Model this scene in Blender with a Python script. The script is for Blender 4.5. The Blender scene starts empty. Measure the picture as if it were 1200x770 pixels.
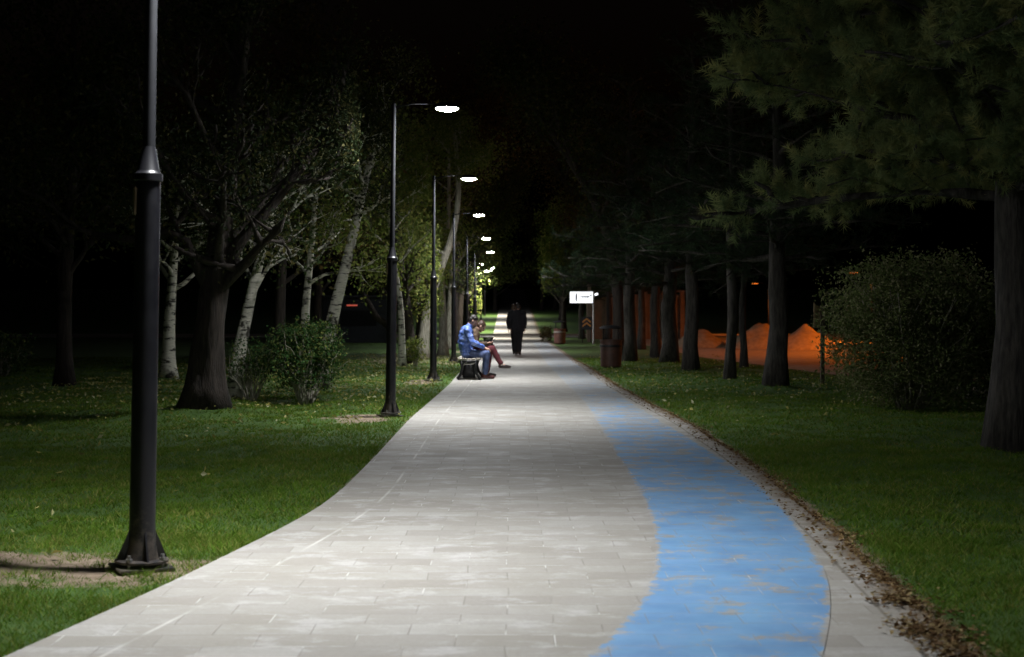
import bpy, bmesh, math, random
import numpy as np
from mathutils import Vector, Matrix, noise
R = math.radians
rng = np.random.default_rng(7)
random.seed(7)
scene = bpy.context.scene
col = scene.collection
F = 1667.0; HZ = 368.0; CH = 1.4

def gp(px, py):                       # ground point seen at a photo pixel
    Y = CH*F/(py-HZ); return ((px-600)/F*Y, Y)

# ------------------------------------------------------------------ helpers
def tag(o, label=None, cat=None, group=None, kind=None):
    if label: o['label'] = label
    if cat: o['category'] = cat
    if group: o['group'] = group
    if kind: o['kind'] = kind
    return o

def empty(name, loc, rz=0, scale=1):
    o = bpy.data.objects.new(name, None); col.objects.link(o)
    o.location = loc; o.rotation_euler = (0, 0, rz); o.scale = (scale,)*3
    o.empty_display_size = .2
    return o

def link(name, me, m=None, parent=None):
    o = bpy.data.objects.new(name, me); col.objects.link(o)
    if m is not None and not me.materials: me.materials.append(m)
    if parent is not None: o.parent = parent
    return o

def copy_tree(o, parent=None):
    c = o.copy(); col.objects.link(c)
    if parent is not None: c.parent = parent
    for ch in list(o.children): copy_tree(ch, c)
    return c

class MB:
    def __init__(s): s.v = []; s.f = []
    def add(s, vs, fs):
        n = len(s.v); s.v += [tuple(v) for v in vs]; s.f += [tuple(i+n for i in f) for f in fs]; return s
    def box(s, c, d, rot=None, bev=0.0):
        bm = bmesh.new(); bmesh.ops.create_cube(bm, size=1)
        bmesh.ops.scale(bm, vec=d, verts=bm.verts)
        if bev: bmesh.ops.bevel(bm, geom=bm.edges[:], offset=bev, segments=2, affect='EDGES')
        if rot is not None: bmesh.ops.transform(bm, matrix=rot.to_4x4(), verts=bm.verts)
        bmesh.ops.translate(bm, vec=c, verts=bm.verts)
        bm.verts.index_update()
        s.add([v.co[:] for v in bm.verts], [[v.index for v in f.verts] for f in bm.faces]); bm.free(); return s
    def tube(s, pts, rad, n=10, cap=True):
        P = [Vector(p) for p in pts]; k = len(P)
        if not hasattr(rad, '__len__'): rad = [rad]*k
        base = len(s.v); up = None
        for i in range(k):
            t = (P[min(i+1, k-1)]-P[max(i-1, 0)])
            t = t.normalized() if t.length > 1e-9 else Vector((0, 0, 1))
            if up is None:
                up = t.orthogonal().normalized()
            up = (up-t*up.dot(t))
            up = up.normalized() if up.length > 1e-6 else t.orthogonal().normalized()
            b = t.cross(up)
            for j in range(n):
                a = 2*math.pi*j/n
                s.v.append(tuple(P[i]+(up*math.cos(a)+b*math.sin(a))*rad[i]))
        for i in range(k-1):
            for j in range(n):
                a = base+i*n+j; b2 = base+i*n+(j+1) % n
                s.f.append((a, b2, b2+n, a+n))
        if cap:
            s.f.append(tuple(base+j for j in reversed(range(n))))
            s.f.append(tuple(base+(k-1)*n+j for j in range(n)))
        return s
    def lathe(s, prof, c=(0, 0, 0), n=24, cap=True):
        return s.tube_z(prof, c, n, cap)
    def tube_z(s, prof, c, n, cap=True):
        base = len(s.v)
        for r, z in prof:
            for j in range(n):
                a = 2*math.pi*j/n; s.v.append((c[0]+r*math.cos(a), c[1]+r*math.sin(a), c[2]+z))
        for i in range(len(prof)-1):
            for j in range(n):
                a = base+i*n+j; b = base+i*n+(j+1) % n; s.f.append((a, b, b+n, a+n))
        if cap:
            s.f.append(tuple(base+j for j in reversed(range(n))))
            s.f.append(tuple(base+(len(prof)-1)*n+j for j in range(n)))
        return s
    def ball(s, c, r, seg=14, rings=9, M=None):
        base = len(s.v); vs = []
        rr = r if hasattr(r, '__len__') else (r, r, r)
        for i in range(rings+1):
            th = math.pi*i/rings
            for j in range(seg):
                a = 2*math.pi*j/seg
                p = Vector((rr[0]*math.sin(th)*math.cos(a), rr[1]*math.sin(th)*math.sin(a), rr[2]*math.cos(th)))
                if M is not None: p = M @ p
                s.v.append(tuple(Vector(c)+p))
        for i in range(rings):
            for j in range(seg):
                a = base+i*seg+j; b = base+i*seg+(j+1) % seg
                if i == 0: s.f.append((a, a+seg, b+seg))
                elif i == rings-1: s.f.append((a, a+seg, b))
                else: s.f.append((a, a+seg, b+seg, b))
        return s
    def mesh(s, name, smooth=True):
        me = bpy.data.meshes.new(name); me.from_pydata(s.v, [], s.f); me.validate()
        if smooth: me.polygons.foreach_set('use_smooth', [True]*len(me.polygons))
        me.update(); return me
    def build(s, name, m, parent=None, smooth=True, auto=None):
        me = s.mesh(name, smooth)
        if auto is not None: me.set_sharp_from_angle(angle=R(auto))
        return link(name, me, m, parent)

def np_mesh(name, V, k, rnd=None, m=None):
    """V: (n*k,3) vertices, n faces of k corners each"""
    n = len(V)//k
    me = bpy.data.meshes.new(name)
    me.vertices.add(n*k); me.vertices.foreach_set('co', V.astype(np.float32).ravel())
    me.loops.add(n*k); me.loops.foreach_set('vertex_index', np.arange(n*k, dtype=np.int32))
    me.polygons.add(n); me.polygons.foreach_set('loop_start', np.arange(0, n*k, k, dtype=np.int32))
    me.update(calc_edges=True)
    if rnd is not None:
        a = me.attributes.new('rnd', 'FLOAT', 'POINT'); a.data.foreach_set('value', np.repeat(rnd, k).astype(np.float32))
    if m: me.materials.append(m)
    return me

# ------------------------------------------------------------------ materials
class NT:
    def __init__(s, name):
        s.m = bpy.data.materials.new(name); s.m.use_nodes = True; s.t = s.m.node_tree
        s.bsdf = s.t.nodes['Principled BSDF']; s.out = s.t.nodes['Material Output']
    def n(s, typ, **kw):
        nd = s.t.nodes.new(typ)
        for k, v in kw.items():
            if k.startswith('i_'):
                key = k[2:].replace('_', ' '); nd.inputs[key].default_value = v
            else: setattr(nd, k, v)
        return nd
    def l(s, a, b): s.t.links.new(a, b)
    def coord(s, scale=(1, 1, 1), kind='Object'):
        tc = s.n('ShaderNodeTexCoord'); mp = s.n('ShaderNodeMapping'); mp.inputs['Scale'].default_value = scale
        s.l(tc.outputs[kind], mp.inputs['Vector']); return mp.outputs[0]
    def noise(s, vec, scale, detail=4, rough=.55):
        nd = s.n('ShaderNodeTexNoise', i_Scale=scale, i_Detail=detail, i_Roughness=rough); s.l(vec, nd.inputs['Vector']); return nd.outputs['Fac']
    def ramp(s, fac, stops):
        r = s.n('ShaderNodeValToRGB'); e = r.color_ramp.elements
        while len(e) < len(stops): e.new(.5)
        for i, (p, c) in enumerate(stops):
            e[i].position = p; e[i].color = (*c, 1) if hasattr(c, '__len__') else (c, c, c, 1)
        s.l(fac, r.inputs[0]); return r.outputs[0]
    def mix(s, f, a, b, typ='MIX'):
        x = s.n('ShaderNodeMix', data_type='RGBA', blend_type=typ)
        for i, v in ((0, f), (6, a), (7, b)):
            if hasattr(v, 'is_linked') or hasattr(v, 'links'): s.l(v, x.inputs[i])
            elif i == 0: x.inputs[0].default_value = v
            else: x.inputs[i].default_value = (*v, 1)
        return x.outputs[2]
    def math(s, op, a, b=0.0, c=None, clamp=False):
        x = s.n('ShaderNodeMath', operation=op, use_clamp=clamp)
        for i, v in enumerate((a, b) if c is None else (a, b, c)):
            if hasattr(v, 'links'): s.l(v, x.inputs[i])
            else: x.inputs[i].default_value = v
        return x.outputs[0]
    def bump(s, h, strength=.4, dist=.01, nrm=None):
        b = s.n('ShaderNodeBump', i_Strength=strength, i_Distance=dist); s.l(h, b.inputs['Height'])
        if nrm: s.l(nrm, b.inputs['Normal'])
        s.l(b.outputs[0], s.bsdf.inputs['Normal']); return b.outputs[0]
    def set(s, **kw):
        for k, v in kw.items():
            i = s.bsdf.inputs[k.replace('_', ' ')]
            if hasattr(v, 'links'): s.l(v, i)
            else: i.default_value = (*v, 1) if hasattr(v, '__len__') and len(v) == 3 and i.type == 'RGBA' else v
        return s

def simple(name, c, rough=.5, metal=0.0, var=.25, scale=12, bump=0.0):
    t = NT(name); v = t.coord(); f = t.noise(v, scale, 5)
    c1 = tuple(x*(1-var) for x in c); c2 = tuple(min(1, x*(1+var)) for x in c)
    t.set(Base_Color=t.ramp(f, [(.3, c1), (.7, c2)]), Roughness=rough, Metallic=metal)
    if bump: t.bump(f, bump, .01)
    return t.m

def emit(name, c, strength):
    t = NT(name); t.set(Base_Color=(.8, .8, .8), Emission_Color=c, Emission_Strength=strength); return t.m

def bark(name, dark, light, sc=1.0, ridges=True):
    t = NT(name); v = t.coord((1, 1, .16) if ridges else (1, 1, 1))
    f = t.noise(v, 22*sc, 6, .65); g = t.noise(t.coord(), 3, 3)
    c = t.ramp(f, [(.36, dark), (.62, light)])
    c = t.mix(t.ramp(g, [(.4, 0), (.8, .5)]), c, tuple(x*.6 for x in light))
    t.set(Base_Color=c, Roughness=.92); t.bump(f, .9, .03); return t.m

def birch_bark():
    t = NT('birch_bark'); v = t.coord((1, 1, 4.5)); f = t.noise(v, 3.2, 5, .6); g = t.noise(t.coord((1, 1, 1)), 2.2, 4, .6)
    h = t.noise(t.coord((1, 1, 7)), 9, 4, .6)
    dark = t.math('MAXIMUM', t.ramp(f, [(.55, 0), (.60, 1)]), t.ramp(g, [(.56, 0), (.62, 1)]))
    base = t.ramp(h, [(.3, (.48, .46, .36)), (.6, (.74, .71, .60))])
    t.set(Base_Color=t.mix(dark, base, (.05, .045, .035)), Roughness=.75); t.bump(h, .5, .015); return t.m

def leafmat(name, c1, c2, c3=None, trans=.35):
    t = NT(name); a = t.n('ShaderNodeAttribute', attribute_name='rnd')
    st = [(0, c1), (.6, c2)] + ([(.93, c3)] if c3 else [])
    c = t.ramp(a.outputs['Fac'], st)
    v = t.noise(t.coord(), 1.7, 3)
    c = t.mix(t.ramp(v, [(.35, .0), (.7, .45)]), c, tuple(x*.5 for x in c1))
    t.set(Base_Color=c, Roughness=.8); t.bsdf.inputs['Specular IOR Level'].default_value = .15
    tr = t.n('ShaderNodeBsdfTranslucent'); t.l(c, tr.inputs[0]); mx = t.n('ShaderNodeMixShader'); mx.inputs[0].default_value = trans
    t.l(t.bsdf.outputs[0], mx.inputs[1]); t.l(tr.outputs[0], mx.inputs[2]); t.l(mx.outputs[0], t.out.inputs[0]); return t.m

def paver(t):
    """colour, height, roughness of the slab paving in world metres"""
    v = t.coord()
    # slightly wandering rows
    nv = t.n('ShaderNodeTexNoise', i_Scale=.8, i_Detail=2); t.l(v, nv.inputs['Vector'])
    mx = t.n('ShaderNodeVectorMath', operation='MULTIPLY_ADD'); t.l(nv.outputs['Color'], mx.inputs[0]); mx.inputs[1].default_value = (.05, .05, 0); t.l(v, mx.inputs[2])
    b = t.n('ShaderNodeTexBrick', i_Scale=1.0, i_Mortar_Size=.0045, i_Mortar_Smooth=.6, i_Bias=0.0, i_Brick_Width=.42, i_Row_Height=.21)
    b.offset = .5; t.l(mx.outputs[0], b.inputs['Vector'])
    b.inputs['Color1'].default_value = (.0, .0, .0, 1); b.inputs['Color2'].default_value = (1, 1, 1, 1); b.inputs['Mortar'].default_value = (.5, .5, .5, 1)
    tile = t.ramp(b.outputs['Color'], [(0, (.325, .308, .275)), (.5, (.375, .358, .325)), (1, (.42, .406, .375))])
    st = t.noise(v, 1.3, 6, .65); st2 = t.noise(t.coord((1, 1.5, 1)), 2.6, 8, .75); fine = t.noise(v, 60, 4, .7)
    c = t.mix(t.ramp(st, [(.42, 0), (.62, .55)]), tile, (.30, .28, .235))
    c = t.mix(t.ramp(st2, [(.53, 0), (.62, .55)]), c, (.53, .52, .51))
    c = t.mix(t.ramp(fine, [(.3, .28), (.7, 0)]), c, (.2, .19, .165))
    # chipped joints: some pale, some dark
    jn = t.noise(v, 2.6, 3); jf = b.outputs['Fac']
    pale = t.math('MULTIPLY', jf, t.ramp(jn, [(.55, 0), (.62, 1)])); dk = t.math('MULTIPLY', jf, t.ramp(jn, [(.40, .6), (.55, .12)]))
    c = t.mix(dk, c, (.21, .195, .165)); c = t.mix(pale, c, (.60, .59, .56))
    return v, c, jf, st2, fine, tile

def path_material():
    t = NT('slab_paving'); v, c, jf, st2, fine, tile = paver(t)
    uv = t.n('ShaderNodeUVMap'); sp = t.n('ShaderNodeSeparateXYZ'); t.l(uv.outputs[0], sp.inputs[0])
    u = sp.outputs[0]; w = sp.outputs[1]          # metres in from left and from right edge
    wob = t.math('MULTIPLY', t.noise(v, 9, 3), .012)
    d = t.math('ABSOLUTE', t.math('SUBTRACT', t.math('ADD', u, wob), .395))
    ln = t.ramp(d, [(0, .8), (.006, .6), (.014, 0)])
    c = t.mix(t.math('MULTIPLY', ln, t.ramp(t.noise(v, 1.8, 3), [(.42, .05), (.62, 1)])), c, (.62, .61, .57))
    d2 = t.math('ABSOLUTE', t.math('SUBTRACT', t.math('ADD', w, wob), .20))
    c = t.mix(t.ramp(d2, [(0, .8), (.006, .6), (.013, 0)]), c, (.15, .13, .10))
    # dirt creeping in from the right edge
    dn = t.math('ADD', w, t.math('MULTIPLY', t.math('SUBTRACT', t.noise(v, 3.5, 6, .7), .5), .55))
    c = t.mix(t.ramp(dn, [(.0, .85), (.16, 0)]), c, (.13, .085, .04))
    t.set(Base_Color=c, Roughness=t.ramp(st2, [(.35, .85), (.65, .60)])); t.bsdf.inputs['Specular IOR Level'].default_value = .22
    h = t.math('SUBTRACT', t.math('MULTIPLY', fine, .35), jf); t.bump(h, .55, .006); return t.m

def lane_material():
    t = NT('worn_blue_paint'); v, c, jf, st2, fine, tile = paver(t)
    bl = t.ramp(t.noise(v, 2.2, 5, .6), [(.3, (.11, .265, .50)), (.7, (.18, .385, .62))])
    bl = t.mix(t.ramp(st2, [(.45, 0), (.65, .35)]), bl, (.22, .36, .62))
    uv = t.n('ShaderNodeUVMap'); sp = t.n('ShaderNodeSeparateXYZ'); t.l(uv.outputs[0], sp.inputs[0])
    wear = t.noise(t.coord((1, 1.1, 1)), 3.4, 10, .78)
    far = t.math('MULTIPLY', sp.outputs[1], .155)       # V: 0 near .. 1 far, more worn away
    keep = t.ramp(t.math('SUBTRACT', t.math('ADD', wear, t.math('MULTIPLY', far, 1)), 0), [(.535, 1), (.57, .45), (.60, .12)])
    edge = t.ramp(t.math('ADD', sp.outputs[0], t.math('MULTIPLY', t.math('SUBTRACT', t.noise(v, 14, 4), .5), .17)), [(.01, 0), (.035, 1)])
    k = t.math('MULTIPLY', keep, edge); k = t.math('MULTIPLY', k, t.math('SUBTRACT', 1.0, t.math('MULTIPLY', jf, .5)))
    t.set(Base_Color=t.mix(t.math('MULTIPLY', k, .95), c, bl), Roughness=.65)
    t.bsdf.inputs['Specular IOR Level'].default_value = .25
    h = t.math('SUBTRACT', t.math('MULTIPLY', fine, .35), jf); t.bump(h, .5, .006); return t.m

def ground_material():
    t = NT('lawn_soil'); v = t.coord(); a = t.n('ShaderNodeAttribute', attribute_name='bare')
    g = t.ramp(t.noise(v, 3.1, 6, .7), [(.3, (.034, .082, .008)), (.55, (.058, .122, .014)), (.75, (.095, .135, .028))])
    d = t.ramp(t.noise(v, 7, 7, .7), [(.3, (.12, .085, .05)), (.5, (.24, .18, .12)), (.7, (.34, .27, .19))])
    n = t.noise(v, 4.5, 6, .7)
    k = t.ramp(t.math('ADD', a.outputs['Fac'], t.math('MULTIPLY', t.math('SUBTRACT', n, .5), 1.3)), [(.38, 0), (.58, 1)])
    t.set(Base_Color=t.mix(k, g, d), Roughness=.95); t.bump(t.noise(v, 40, 6, .8), .8, .03); return t.m

M = {}
M['path'] = path_material(); M['lane'] = lane_material(); M['ground'] = ground_material()
M['grass'] = leafmat('grass_blades', (.070, .148, .010), (.120, .225, .018), (.30, .28, .08), .35)
M['litter'] = leafmat('fallen_leaf', (.10, .055, .024), (.20, .12, .050), (.36, .28, .13), .15)
M['litter_y'] = leafmat('yellow_leaf', (.30, .28, .07), (.48, .44, .14), (.5, .5, .3), .15)
M['pine'] = leafmat('pine_needles_lamplit', (.15, .21, .09), (.28, .33, .13), (.42, .40, .15), .5)  # nearest pine: lamplight put into a paler needle colour
M['pine_far'] = leafmat('pine_needles_shaded', (.022, .045, .022), (.040, .070, .032), (.07, .08, .03), .2)  # row pines: shade put into a darker needle colour
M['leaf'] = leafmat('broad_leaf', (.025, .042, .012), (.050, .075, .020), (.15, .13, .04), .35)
M['leaf_shaded'] = leafmat('shaded_leaf', (.014, .024, .008), (.030, .045, .014), (.12, .11, .04), .3)  # unlit crowns: their shade is put into the leaf colour
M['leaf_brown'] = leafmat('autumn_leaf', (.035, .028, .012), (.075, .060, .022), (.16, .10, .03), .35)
M['leaf_lamplit'] = leafmat('lamplit_leaf', (.10, .15, .03), (.19, .24, .05), (.34, .33, .10), .45)  # foliage around the lamps, lamplight painted into the leaf colour
M['shrub'] = leafmat('shrub_leaf', (.025, .065, .016), (.050, .115, .030), (.20, .22, .06), .25)
M['bush'] = leafmat('bush_leaf', (.11, .155, .05), (.20, .24, .08), (.36, .34, .20), .35)
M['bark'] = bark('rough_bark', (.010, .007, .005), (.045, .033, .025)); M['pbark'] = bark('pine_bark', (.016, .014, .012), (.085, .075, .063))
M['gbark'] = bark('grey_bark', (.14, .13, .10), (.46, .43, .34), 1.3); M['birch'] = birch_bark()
M['black'] = simple('black_paint', (.007, .007, .009), .36, 0, .3, 6); M['steel'] = simple('galvanised_steel', (.35, .35, .36), .4, .8, .3, 30)
M['upper'] = simple('dark_grey_paint', (.008, .0085, .010), .72, 0, .3, 8)
M['upper'].node_tree.nodes['Principled BSDF'].inputs['Specular IOR Level'].default_value = .15
M['white_light'] = emit('lamp_glass_white', (.95, .97, 1.0), 830)
M['sodium'] = emit('lamp_glass_sodium', (1.0, .20, .02), 2.2)
M['sign_light'] = emit('lightbox_face', (.92, .95, 1.0), 1.5)
M['red_light'] = emit('red_strip', (1.0, .08, .02), .35)
M['tagplate'] = simple('aged_label', (.22, .16, .09), .6)
M['bin'] = simple('brown_metal', (.085, .040, .028), .5, 0, .3, 9, .1); M['bin_red'] = simple('red_brown_metal', (.13, .055, .04), .5, 0, .25, 9)
M['iron'] = simple('cast_iron', (.02, .02, .022), .5, .3); M['slat'] = simple('pale_timber', (.42, .38, .32), .6, 0, .2, 20, .2)
M['sand'] = simple('sand', (.42, .33, .22), .95, 0, .25, 5, .8); M['asphalt'] = simple('asphalt', (.30, .25, .19), .9, 0, .3, 3, .4)
M['kerb'] = simple('kerb_stone', (.33, .31, .28), .8, 0, .2, 5); M['plaster'] = simple('plaster_wall', (.30, .24, .18), .9, 0, .25, 2.5)
M['cross'] = simple('brown_cobble', (.16, .09, .06), .8, 0, .4, 9, .5)
M['dark'] = simple('dark_panel', (.02, .022, .028), .6); M['mark'] = simple('dark_lettering', (.01, .012, .02), .6)
M['postw'] = simple('pale_post', (.40, .39, .36), .45, .2); M['orange'] = simple('orange_paint', (.62, .26, .06), .5)
M['wood'] = simple('weathered_post', (.18, .14, .10), .8, 0, .3, 14, .4)
M['panel'] = simple('tan_board', (.5, .36, .2), .7)
M['skin'] = simple('skin', (.42, .25, .18), .55, 0, .08, 8); M['hair'] = simple('dark_hair', (.014, .010, .008), .5, 0, .4, 60, .5)
M['hair2'] = simple('brown_hair', (.05, .025, .014), .5, 0, .4, 60, .5)
M['trb'] = simple('blue_denim', (.07, .10, .21), .85, 0, .4, 16, .3); M['trm'] = simple('maroon_cloth', (.10, .016, .022), .85, 0, .25, 18, .3)
M['coatk'] = simple('black_cloth', (.007, .007, .009), .9, 0, .3, 14, .4); M['coatt'] = simple('tan_cloth', (.10, .065, .04), .85, 0, .35, 14, .3)
M['shoe'] = simple('dark_leather', (.02, .012, .01), .45); M['shoer'] = simple('oxblood_leather', (.07, .015, .012), .4)
M['sock'] = simple('pale_sock', (.5, .45, .42), .9)
t = NT('pole_paint_dusty'); v = t.coord(); n1 = t.noise(v, 9, 7, .75); sp = t.n('ShaderNodeSeparateXYZ'); t.l(v, sp.inputs[0])
zz = t.math('ADD', t.math('MULTIPLY', sp.outputs[2], .9), t.math('MULTIPLY', t.math('SUBTRACT', n1, .5), 1.6))
c = t.mix(t.ramp(zz, [(.02, .6), (.24, 0)]), (.006, .006, .008), (.12, .10, .08))
c = t.mix(t.ramp(t.noise(t.coord((1, 1, .25)), 26, 6, .8), [(.62, 0), (.68, .3)]), c, (.04, .04, .043))
t.set(Base_Color=c, Roughness=t.ramp(n1, [(.3, .28), (.7, .5)])); t.bump(t.noise(v, 30, 3), .12, .004); M['pole'] = t.m
t = NT('blue_print_jacket'); f = t.noise(t.coord(), 13, 4, .7)
t.set(Base_Color=t.ramp(f, [(.36, (.03, .07, .26)), (.5, (.09, .17, .52)), (.66, (.30, .38, .66))]), Roughness=.5); t.bump(t.noise(t.coord(), 9, 5), .8, .03); M['jacket'] = t.m

# ------------------------------------------------------------------ terrain, path
LE = [(-15, -3.6), (0, -2.9), (3, -2.45), (4.8, -2.18), (5.85, -2.02), (6.56, -1.86), (7.5, -1.71), (8.64, -1.55), (9.45, -1.42), (10.85, -1.33), (13.8, -1.32), (18.6, -1.34), (22.9, -1.28), (28, -1.22), (40, -1.25), (260, -1.3)]
RE = [(-15, .6), (0, 1.5), (3, 1.72), (5.8, 1.86), (7.25, 1.94), (8.9, 2.05), (9.93, 2.09), (13.3, 2.22), (17.7, 2.24), (22.9, 2.1), (28, 2.02), (37, 2.0), (45, 1.85), (65, 1.83), (260, 1.83)]
BL = [(-6, -3.0), (0, -1.3), (3, -.55), (4.6, -.05), (5.8, .34), (6.45, .56), (7.41, .745), (8.49, .87), (9.93, .955), (11.55, .99), (14.4, 1.02), (17.3, 1.07), (21.4, 1.12), (38, .95), (70, 1.0)]
BR = [(-6, -2.0), (0, -.3), (3, .45), (4.6, .93), (5.8, 1.28), (6.45, 1.46), (7.25, 1.63), (8.08, 1.75), (9.64, 1.90), (11.55, 1.99), (13.3, 2.0), (16.4, 1.95), (21, 1.86), (38, 1.78), (70, 1.7)]
def ip(tab, y):
    a = np.array(tab); ys = np.asarray(y, float)
    o = np.interp(ys, a[:, 0], a[:, 1])
    for d in (.25, .5, .75): o = o+np.interp(ys-d, a[:, 0], a[:, 1])+np.interp(ys+d, a[:, 0], a[:, 1])
    return o/7
def rise(y): return np.clip(np.asarray(y, float)-95, 0, 125)*.042
POLES = [(-2.03, 7.78), (-1.66, 19.4), (-1.64, 29.6), (-1.66, 40.5), (-1.68, 53), (-1.70, 64.5), (-2.5, 80), (-2.5, 99), (-2.4, 110), (-2.4, 124)]
MOUNDS = [(-4.2, 19.5, .13, .8), (4.73, 13.6, .08, .6), (4.94, 26.5, .07, .7), (4.46, 35.4, .06, .7)]
def gz(x, y):
    x = np.asarray(x, float); y = np.asarray(y, float)
    n = .030*np.sin(1.3*x+.7*y)+.02*np.sin(2.9*x-1.9*y+1)+.014*np.sin(5.1*x+4.3*y+2)+.010*np.sin(9.7*x-7.3*y)
    d = np.maximum(ip(LE, y)-x, x-ip(RE, y)); mk = np.clip((d-.25)/1.2, 0, 1)
    road = np.clip((ip(RL, y)-x-.3)/1.0, 0, 1)
    z = n*mk*road*np.clip((70-y)/20, 0, 1)
    for mx, my, h, r in MOUNDS: z = z+h*np.exp(-((x-mx)**2+(y-my)**2)/(r*r))
    return z+rise(y)
RL = [(-40, 9.2), (0, 8.8), (20, 8.3), (32, 7.5), (46, 6.1), (75, 5.9), (83, 5.9)]     # left kerb of the side street
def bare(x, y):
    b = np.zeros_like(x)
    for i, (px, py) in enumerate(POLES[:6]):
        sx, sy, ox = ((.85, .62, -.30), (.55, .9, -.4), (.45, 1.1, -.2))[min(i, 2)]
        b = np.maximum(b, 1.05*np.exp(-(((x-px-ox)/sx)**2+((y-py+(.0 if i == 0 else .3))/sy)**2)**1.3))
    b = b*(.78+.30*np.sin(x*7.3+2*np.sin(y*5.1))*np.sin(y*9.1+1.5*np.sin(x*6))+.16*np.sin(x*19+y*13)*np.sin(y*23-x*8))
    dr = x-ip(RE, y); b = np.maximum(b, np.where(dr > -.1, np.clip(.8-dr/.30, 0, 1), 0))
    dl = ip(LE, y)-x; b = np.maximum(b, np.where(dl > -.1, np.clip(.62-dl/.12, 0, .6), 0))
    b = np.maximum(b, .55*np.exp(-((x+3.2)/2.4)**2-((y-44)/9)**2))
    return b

def ground():
    xs = np.concatenate([[-500, -300, -150, -80], np.arange(-50, -9, 1.0), np.arange(-9, 10.01, .16), np.arange(11, 50, 1.0), [80, 150, 300, 500]])
    ys = np.concatenate([[-200, -100, -60], np.arange(-40, 3, 1.0), np.arange(3, 34, .16), np.arange(34, 95, 1.0), [95, 110, 130, 150, 180, 220, 300, 500, 900]])
    X, Y = np.meshgrid(xs, ys); Z = gz(X, Y)
    V = np.stack([X, Y, Z], -1).reshape(-1, 3); nx, ny = len(xs), len(ys)
    i = np.arange((nx-1)*(ny-1)); r = i//(nx-1); c = i % (nx-1); a = r*nx+c
    Fc = np.stack([a, a+1, a+nx+1, a+nx], -1)
    me = bpy.data.meshes.new('lawn'); me.from_pydata(V.tolist(), [], Fc.tolist()); me.polygons.foreach_set('use_smooth', [True]*len(Fc))
    at = me.attributes.new('bare', 'FLOAT', 'POINT'); at.data.foreach_set('value', bare(X, Y).ravel().astype(np.float32))
    tag(link('lawn', me, M['ground']), 'grass ground on both sides of the path', kind='structure')
ground()

def strip(name, L, Rr, ys, z, m, label, nx=10, uvmode='path', skirt=True):
    ys = np.array(ys); l = ip(L, ys); r = ip(Rr, ys); s = np.linspace(0, 1, nx+1)
    V = []; UV = []
    for j, y in enumerate(ys):
        zz = float(rise(y))+z
        if skirt: V.append((l[j], y, zz-.14)); UV.append((0, r[j]-l[j]))
        for q in s:
            x = l[j]+(r[j]-l[j])*q; V.append((x, y, zz))
            UV.append((x-l[j], r[j]-x) if uvmode == 'path' else (min(x-l[j], r[j]-x), np.clip((y-9)/16, 0, 1)))
        if skirt: V.append((r[j], y, zz-.14)); UV.append((r[j]-l[j], 0))
    w = nx+1+(2 if skirt else 0); Fc = [(j*w+i, j*w+i+1, (j+1)*w+i+1, (j+1)*w+i) for j in range(len(ys)-1) for i in range(w-1)]
    me = bpy.data.meshes.new(name); me.from_pydata(V, [], Fc)
    uv = me.uv_layers.new(name='UVMap'); idx = np.zeros(len(me.loops), np.int32); me.loops.foreach_get('vertex_index', idx)
    uv.data.foreach_set('uv', np.array(UV, np.float32)[idx].ravel())
    return tag(link(name, me, m), label, kind='structure')
yy = np.concatenate([np.arange(-12, 30, .25), np.arange(30, 95, 1.0), [95, 110, 130, 150, 180, 220, 250]])
strip('path', LE, RE, yy, .028, M['path'], 'pale slab paved footpath running straight into the distance')
strip('cycle_lane', BL, BR, np.concatenate([np.arange(-5, 30, .25), np.arange(30, 70, 1.0)]), .032, M['lane'], 'worn blue painted cycle lane on the right of the paving', uvmode='lane', skirt=False, nx=14)
strip('street', RL, [(-40, 20), (100, 20)], np.arange(-40, 83.1, 1.5), .006, M['asphalt'], 'side street under orange lamps', skirt=False)
# brown cobbled crossing road with low kerbs
mb = MB(); mb.add([(-60, 85, .036), (60, 85, .036), (60, 92, .036), (-60, 92, .036)], [(0, 1, 2, 3)])
tag(mb.build('crossing', M['cross'], smooth=False), 'brown cobbled road crossing the path far away', kind='structure')
mb = MB()
for y in (84.85, 92.15): mb.box((0, y, .05), (120, .3, .12), bev=.02)
tag(mb.build('crossing_kerb', M['kerb'], smooth=False), 'kerbs either side of the cobbled crossing', kind='structure')

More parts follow.
